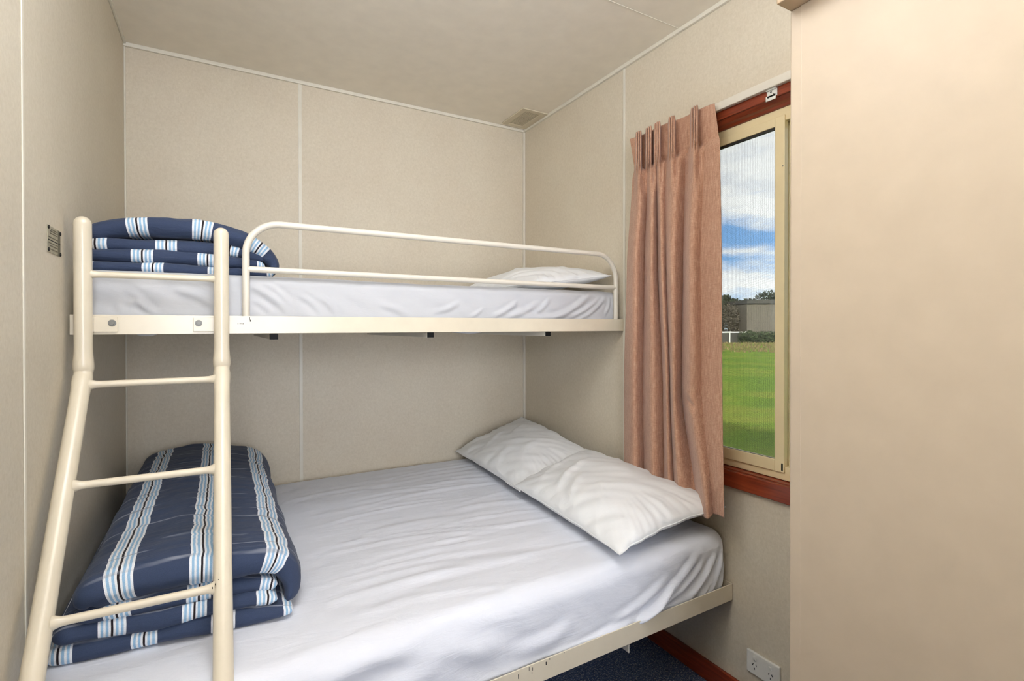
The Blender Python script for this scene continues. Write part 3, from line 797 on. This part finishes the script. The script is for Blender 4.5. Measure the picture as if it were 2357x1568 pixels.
for (z, a, b_, h) in ((1.5605, 1.578, 1.628, .0022), (1.556, 1.570, 1.632, .0024), (1.5505, 1.568, 1.632, .0024), (1.541, 1.556, 1.634, .0022), (1.5275, 1.556, 1.634, .0018), (1.521, 1.566, 1.634, .0024), (1.5135, 1.566, 1.632, .0024)):
    y = a
    while y < b_:
        w = rn.uniform(.002, .007); mb.box(L + .0015, L + .0019, y, min(y + w, b_), z - h / 2, z + h / 2); y += w + .0014
mb.build('etched_lines', M['etch'], pf)
MB().box(L + .0015, L + .0021, 1.553, 1.6575, 1.5335, 1.5352).build('divider_line', M['hole'], pf)
for (y, z) in ((1.5555, 1.563), (1.654, 1.561), (1.5555, 1.511), (1.654, 1.510)):
    MB().disc((L + .0015, y, z), (1, 0, 0), .0042, .0022, 14).build('screw', M['hole'], pt, smooth=True)

# double power outlet
so = tag(empty('power_outlet', (R, 1.078, .175)), 'white double power outlet low on the wall under the window', 'power outlet')
sp = MB().box(R - .010, R, 1.018, 1.139, .137, .213).build('faceplate', M['white'], so, bevel=.003, seg=3)
for yc in (1.108, 1.050):
    MB().box(R - .0135, R - .0095, yc - .006, yc + .006, .189, .199).build('rocker_switch', M['white'], so, bevel=.002, seg=3)
    h = MB()
    for (dy, dz, an) in ((.006, -.004, .5), (-.006, -.004, -.5), (0, -.017, 0)):
        cy, cz = yc + dy, .176 + dz; c_, s_ = math.cos(an), math.sin(an)
        poly = [(cy + a * c_ - b_ * s_, cz + a * s_ + b_ * c_) for a, b_ in ((-.0011, -.0035), (.0011, -.0035), (.0011, .0035), (-.0011, .0035))]
        h.prism(poly, 'x', R - .0104, R - .0098)
    h.build('pin_slots', M['hole'], so)

# ceiling vent grille
ve = tag(empty('ceiling_vent', (1.4985, 2.49, ZC)), 'square slatted ceiling vent in the far right corner', 'vent')
mb = MB(); frx = (1.418, 1.580, 2.372, 2.612)
mb.box(1.418, 1.450, 2.372, 2.612, ZC - .007, ZC).box(1.542, 1.580, 2.372, 2.612, ZC - .007, ZC).box(1.450, 1.542, 2.372, 2.402, ZC - .007, ZC).box(1.450, 1.542, 2.585, 2.612, ZC - .007, ZC)
mb.build('vent_frame', M['vent'], ve, bevel=.002)
MB().box(1.450, 1.542, 2.402, 2.585, ZC - .0015, ZC - .0005).build('duct', M['duct'], ve)
mb = MB()
for i in range(10):
    x = 1.4535 + i * .0092; mb.box(x, x + .005, 2.402, 2.585, ZC - .0055, ZC - .003)
for i in range(13):
    y = 2.410 + i * .0142; mb.box(1.450, 1.542, y, y + .003, ZC - .005, ZC - .0035)
mb.build('louvre_grid', M['vent'], ve)

# glowing globe added above the view as fill for walls and bunks
def emit(name, col, st):
    m, nt, b = newmat(name); b.inputs['Emission Color'].default_value = (*col, 1); b.inputs['Emission Strength'].default_value = st
    b.inputs['Base Color'].default_value = (.9, .9, .9, 1); return m
LC = (.93, .985, 1.10)
GX, GY_, GZ_, GR = .0, .90, 2.33, .12
la = tag(empty('fill_globe', (GX, GY_, ZC)), 'unseen opal fill-light globe added near the left wall', 'light')
MB().tube([(GX, GY_, ZC), (GX, GY_, ZC - .05)], .06, 32, dome=False).build('base', M['white'], la, smooth=True)
ths = np.linspace(-1.5, 1.5, 20)
MB().tube([(GX, GY_, GZ_ + GR * math.sin(t)) for t in ths], [GR * math.cos(t) for t in ths], 32, dome=False).build('globe', emit('opal_fill_glow', LC, 12.5), la, smooth=True)
def area(name, loc, rot, sx, sy, power, spread=180):
    ld_ = bpy.data.lights.new(name, 'AREA'); ld_.shape = 'RECTANGLE'; ld_.size = sx; ld_.size_y = sy; ld_.energy = power; ld_.color = LC
    ld_.spread = math.radians(spread)
    o = bpy.data.objects.new(name, ld_); COL.objects.link(o); o.location = loc; o.rotation_euler = rot; return o
area('ceiling_fill', (.25, .85, ZC - .08), (0, 0, 0), .7, .6, 5)  # added downward fill under the ceiling, no fixture of the room
area('bounce_fill', (.12, .25, 2.0), (math.radians(180), 0, 0), .6, .6, 23)  # added fill aimed up so the ceiling bounces soft light
area('rear_fill', (.3, -1.35, 1.35), (math.radians(90), 0, math.radians(-8)), 1.2, 1.4, 8, 78)  # unseen fill added behind the camera, reaches under the upper bunk
area('rear_left_fill', (-.1, -1.3, 2.0), (math.radians(95), 0, math.radians(-22)), .9, .7, 6.5, 80)  # second added fill behind the camera, evens out the far walls

# ------------------------------------------------------------------ outside
def ground_mat():
    m, nt, b = newmat('lawn_grass')
    v = coords(nt); f = noise_tex(nt, v, .35, 4, .6, .4); g = noise_tex(nt, v, 6, 5, .75); h = noise_tex(nt, v, 40, 3, .8)
    a = ramp(nt, f, [(.30, lin((80, 116, 38))), (.50, lin((122, 148, 50))), (.62, lin((166, 160, 74))), (.74, lin((104, 140, 50)))])
    a = mix(nt, .5, a, ramp(nt, g, [(.3, lin((62, 96, 34))), (.6, lin((128, 156, 62))), (.8, lin((160, 140, 84)))]))
    a = mix(nt, .8, a, ramp(nt, h, [(.3, (.35, .38, .35)), (.7, (1.6, 1.55, 1.4))]), 'MULTIPLY')
    nt.links.new(a, b.inputs['Base Color']); b.inputs['Roughness'].default_value = 1; b.inputs['Specular IOR Level'].default_value = .1
    bump(nt, b, h, .8, .05)
    return m
GZ = -.5
struct(MB().box(R + T + .3, 160, -60, 160, GZ - .3, GZ), 'lawn', ground_mat())
def foliage_mat(name, c1, c2):
    m, nt, b = newmat(name); nt.links.new(ramp(nt, noise_tex(nt, coords(nt), 1.4, 4, .7), [(.3, lin(c1)), (.7, lin(c2))]), b.inputs['Base Color'])
    b.inputs['Roughness'].default_value = .9; return m
M['bark'] = foliage_mat('grey_bark', (74, 66, 56), (112, 102, 90)); M['bare'] = foliage_mat('bare_twigs', (58, 54, 46), (92, 84, 70))
M['ever'] = foliage_mat('dark_foliage', (28, 38, 24), (52, 64, 40)); M['hedge'] = foliage_mat('hedge_leaves', (30, 44, 24), (66, 80, 42))
M['weed'] = foliage_mat('dry_weeds', (84, 70, 44), (132, 116, 76)); M['cladding'] = plain('weathered_cladding', (92, 86, 76), .8); M['roof'] = plain('dark_roof_sheet', (60, 58, 54), .6)
M['wrail'] = plain('white_rail_paint', (205, 205, 200), .5)
def leaves(mb, c, rad, n_, sz, rn, up=1):
    for _ in range(n_):
        a = rn.uniform(0, 6.283); ph = math.acos(rn.uniform(-1, 1)); rr = rn.uniform(.35, 1) ** .5
        p = Vector((c[0] + rad[0] * rr * math.sin(ph) * math.cos(a), c[1] + rad[1] * rr * math.sin(ph) * math.sin(a), c[2] + rad[2] * rr * math.cos(ph)))
        u = Vector((rn.uniform(-1, 1), rn.uniform(-1, 1), rn.uniform(-1, 1))).normalized(); w = u.orthogonal().normalized(); s_ = sz * rn.uniform(.6, 1.4)
        mb.add([p - u * s_, p + w * s_ * .6, p + u * s_, p - w * s_ * .6], [(0, 1, 2, 3)])
def tree(x, y, h, crown, mat, bare, label, seed):
    rn = random.Random(seed); t = empty('tree', (x, y, GZ)); tag(t, label, 'tree', 'trees beyond the lawn')
    mb = MB(); mb.tube([(x, y, GZ), (x + .05, y, GZ + h * .35), (x, y + .1, GZ + h * .8)], [.16, .12, .04], 8)
    tips = []
    for i in range(26 if bare else 14):
        z = GZ + h * rn.uniform(.18, .7); a = rn.uniform(0, 6.283); l_ = crown * rn.uniform(.6, 1.05)
        e = Vector((x + l_ * math.cos(a), y + l_ * math.sin(a), min(GZ + h, z + l_ * rn.uniform(.4, 1.3))))
        s0_ = Vector((x, y, z)); mid = (s0_ + e) / 2 + Vector((0, 0, .12)); mb.tube([s0_, mid, e], [.05, .03, .008], 5); tips.append(e)
        if bare:
            for _ in range(9):
                f_ = rn.uniform(.3, 1); p0 = s0_.lerp(e, f_); d_ = Vector((rn.uniform(-1, 1), rn.uniform(-1, 1), rn.uniform(.2, 1.4))) * rn.uniform(.2, .6); mb.tube([p0, p0 + d_], [.016, .006], 4)
    mb.build('trunk', M['bark'] if not bare else M['bare'], t)
    lf = MB()
    if bare:
        leaves(lf, (x, y, GZ + h * .45), (crown, crown, h * .40), 1100, .10, rn)
    else:
        for q in range(9):
            a = rn.uniform(0, 6.283); rr = crown * rn.uniform(.1, .65)
            leaves(lf, (x + rr * math.cos(a), y + rr * math.sin(a), GZ + h * rn.uniform(.45, .85)), (crown * .5, crown * .5, h * .17), 420, .16, rn)
    tag(lf.build('crown', mat, t), kind='stuff') if False else lf.build('crown', mat, t)
def along(t, d):   # point t metres along the far boundary (from its left end), d metres beyond it
    return 49.25 + .8696 * t + .4937 * d, 38.74 - .4937 * t + .8696 * d
specs = [(.45, 4, 7.0, .9, 1, 'tall thin bare tree at the left of the far tree line'), (-1.0, 3, 6.0, 1.6, 1, None), (1.7, 2, 5.3, 1.1, 1, 'grey leafless bushy tree left of the far shed'), (3.0, 4, 5.4, 1.1, 1, 'brownish leafless tree beside the left end of the far shed'),
         (2.3, 9, 6.3, .8, 0, 'small round dark evergreen tree left of the far shed roof'), (3.9, 9, 6.5, 1.1, 0, 'round dark evergreen tree behind the left end of the far shed'), (5.4, 10, 6.3, 1.2, 0, 'broad dark evergreen tree behind the middle of the far shed'), (7.3, 10, 6.5, 1.6, 0, None),
         (-3.5, 4, 6.0, 1.8, 1, None), (-6.5, 5, 6.6, 2.2, 0, None), (10.5, 10, 6.6, 2.2, 0, None), (14.0, 9, 6.4, 2.4, 0, None)]
for i, (t_, d_, h_, c_, b_, lb) in enumerate(specs):
    x, y = along(t_, d_)
    tree(x, y, h_, c_, M['bare'] if b_ else M['ever'], b_, lb or ('leafless brownish tree in the far tree line' if b_ else 'dark green tree in the far tree line'), 100 + i)
# shed : walls and roof
sh = tag(empty('shed', (*along(8, 4), GZ)), 'low grey weathered shed beyond the lawn, seen through the window', 'building')
def P(t, d, z): x, y = along(t, d); return (x, y, z)
def slab(mb, t0, t1, d0, d1, z0, z1):
    vs = [P(t, d, z) for z in (z0, z1) for d in (d0, d1) for t in (t0, t1)]
    mb.add(vs, [(0, 2, 3, 1), (4, 5, 7, 6), (0, 1, 5, 4), (2, 6, 7, 3), (0, 4, 6, 2), (1, 3, 7, 5)]); return mb
slab(MB(), 3.6, 13, 1.5, 6.5, GZ, 4.0).build('walls', M['cladding'], sh)
slab(MB(), 3.5, 13.2, 1.2, 6.8, 4.0, 4.45).build('roof', M['roof'], sh)
slab(MB(), 8.5, 9.6, 1.44, 1.5, GZ, 1.9).build('shed_door', M['roof'], sh)
# hedge, rail and weedy verge
hd = MB(); rn = random.Random(5)
for i in range(60):
    t_ = 2.4 + i * .2; x, y = along(t_, rn.uniform(-.4, .4)); leaves(hd, (x, y, .15), (.6, .6, .55 + .25 * rn.random()), 130, .11, rn)
tag(hd.build('hedge', M['hedge']), 'dark green hedge in front of the far shed', 'hedge', kind='stuff')
fn = tag(empty('rail_fence', (*along(0, .8), GZ)), 'low white-topped rail fence at the far side of the lawn', 'fence')
slab(MB(), -8, 3.2, .75, .85, .60, .76).build('top_rail', M['wrail'], fn); slab(MB(), -8, 3.2, .78, .82, GZ, .55).build('fence_panel', M['roof'], fn)
for i in range(7): slab(MB(), -8 + 1.85 * i, -7.9 + 1.85 * i, .7, .9, GZ, .8).build('post', M['wrail'], fn)
wdz = MB(); rn = random.Random(6)
for i in range(5200):
    x, y = along(rn.uniform(-8, 13), -rn.uniform(1, 22)); z = GZ; s_ = rn.uniform(.05, .22); a = rn.uniform(0, 3.14); w = .05
    wdz.add([(x - w * math.cos(a), y - w * math.sin(a), z), (x + w * math.cos(a), y + w * math.sin(a), z), (x + rn.uniform(-.05, .05), y, z + s_)], [(0, 1, 2)])
tag(wdz.build('weeds', M['weed']), 'strip of dry straw-coloured weeds at the far edge of the lawn', 'weeds', kind='stuff')

sun = bpy.data.lights.new('sun', 'SUN'); sun.energy = 11.0; sun.angle = .03; sun.color = (1, .95, .86)
so_ = bpy.data.objects.new('sun', sun); COL.objects.link(so_); so_.rotation_euler = Vector((.78 * .94, .62 * .94, -.34)).to_track_quat('-Z', 'Y').to_euler()

# ------------------------------------------------------------------ sky with clouds
w = bpy.data.worlds.new('sky'); sc.world = w; w.use_nodes = True; nt = w.node_tree
bg = nt.nodes['Background']
tc = nd(nt, 'ShaderNodeTexCoord'); sp_ = nd(nt, 'ShaderNodeSeparateXYZ'); nt.links.new(tc.outputs['Generated'], sp_.inputs[0])
blue = ramp(nt, sp_.outputs['Z'], [(0, lin((186, 214, 240))), (.12, lin((132, 180, 232))), (.6, lin((84, 132, 205)))])
mp = nd(nt, 'ShaderNodeMapping'); mp.inputs['Scale'].default_value = (2.2, 2.2, 9.5); mp.inputs['Location'].default_value = (.3, .9, .25); nt.links.new(tc.outputs['Generated'], mp.inputs['Vector'])
cf = noise_tex(nt, mp.outputs['Vector'], 1.25, 7, .62, .25)
cm = ramp(nt, cf, [(.36, (0, 0, 0)), (.50, (1, 1, 1))])
cc = ramp(nt, noise_tex(nt, mp.outputs['Vector'], 3.2, 5, .6), [(.3, lin((214, 220, 232))), (.55, lin((255, 255, 255)))])
nt.links.new(mix(nt, cm, blue, cc), bg.inputs['Color']); bg.inputs['Strength'].default_value = 1.9

# ------------------------------------------------------------------ camera
cam = bpy.data.cameras.new('camera'); co = bpy.data.objects.new('camera', cam); COL.objects.link(co)
r_ = Vector((0.869634234, -0.493694547, -0.001411873)); u_ = Vector((0.004178091, 0.004499878, 0.999981147)); f_ = Vector((0.493678886, 0.869623738, -0.005975949))
co.matrix_world = Matrix(((r_.x, u_.x, -f_.x, 0), (r_.y, u_.y, -f_.y, 0), (r_.z, u_.z, -f_.z, EYE), (0, 0, 0, 1)))
cam.sensor_fit = 'HORIZONTAL'; cam.sensor_width = 36; cam.lens = 17.9955; cam.shift_y = -24.3256 / 2357
cam.clip_start = .02; cam.clip_end = 500
sc.camera = co
sc.view_settings.view_transform = 'Standard'; sc.view_settings.look = 'None'; sc.view_settings.gamma = 1; sc.view_settings.use_curve_mapping = False
sc.view_settings.exposure = 0.13
sc.cycles.max_bounces = 6; sc.cycles.diffuse_bounces = 4; sc.cycles.glossy_bounces = 2; sc.cycles.transmission_bounces = 2; sc.cycles.transparent_max_bounces = 8
sc.cycles.use_adaptive_sampling = True; sc.cycles.adaptive_threshold = .11; sc.cycles.adaptive_min_samples = 16; sc.cycles.use_light_tree = False; sc.cycles.caustics_reflective = False; sc.cycles.caustics_refractive = False
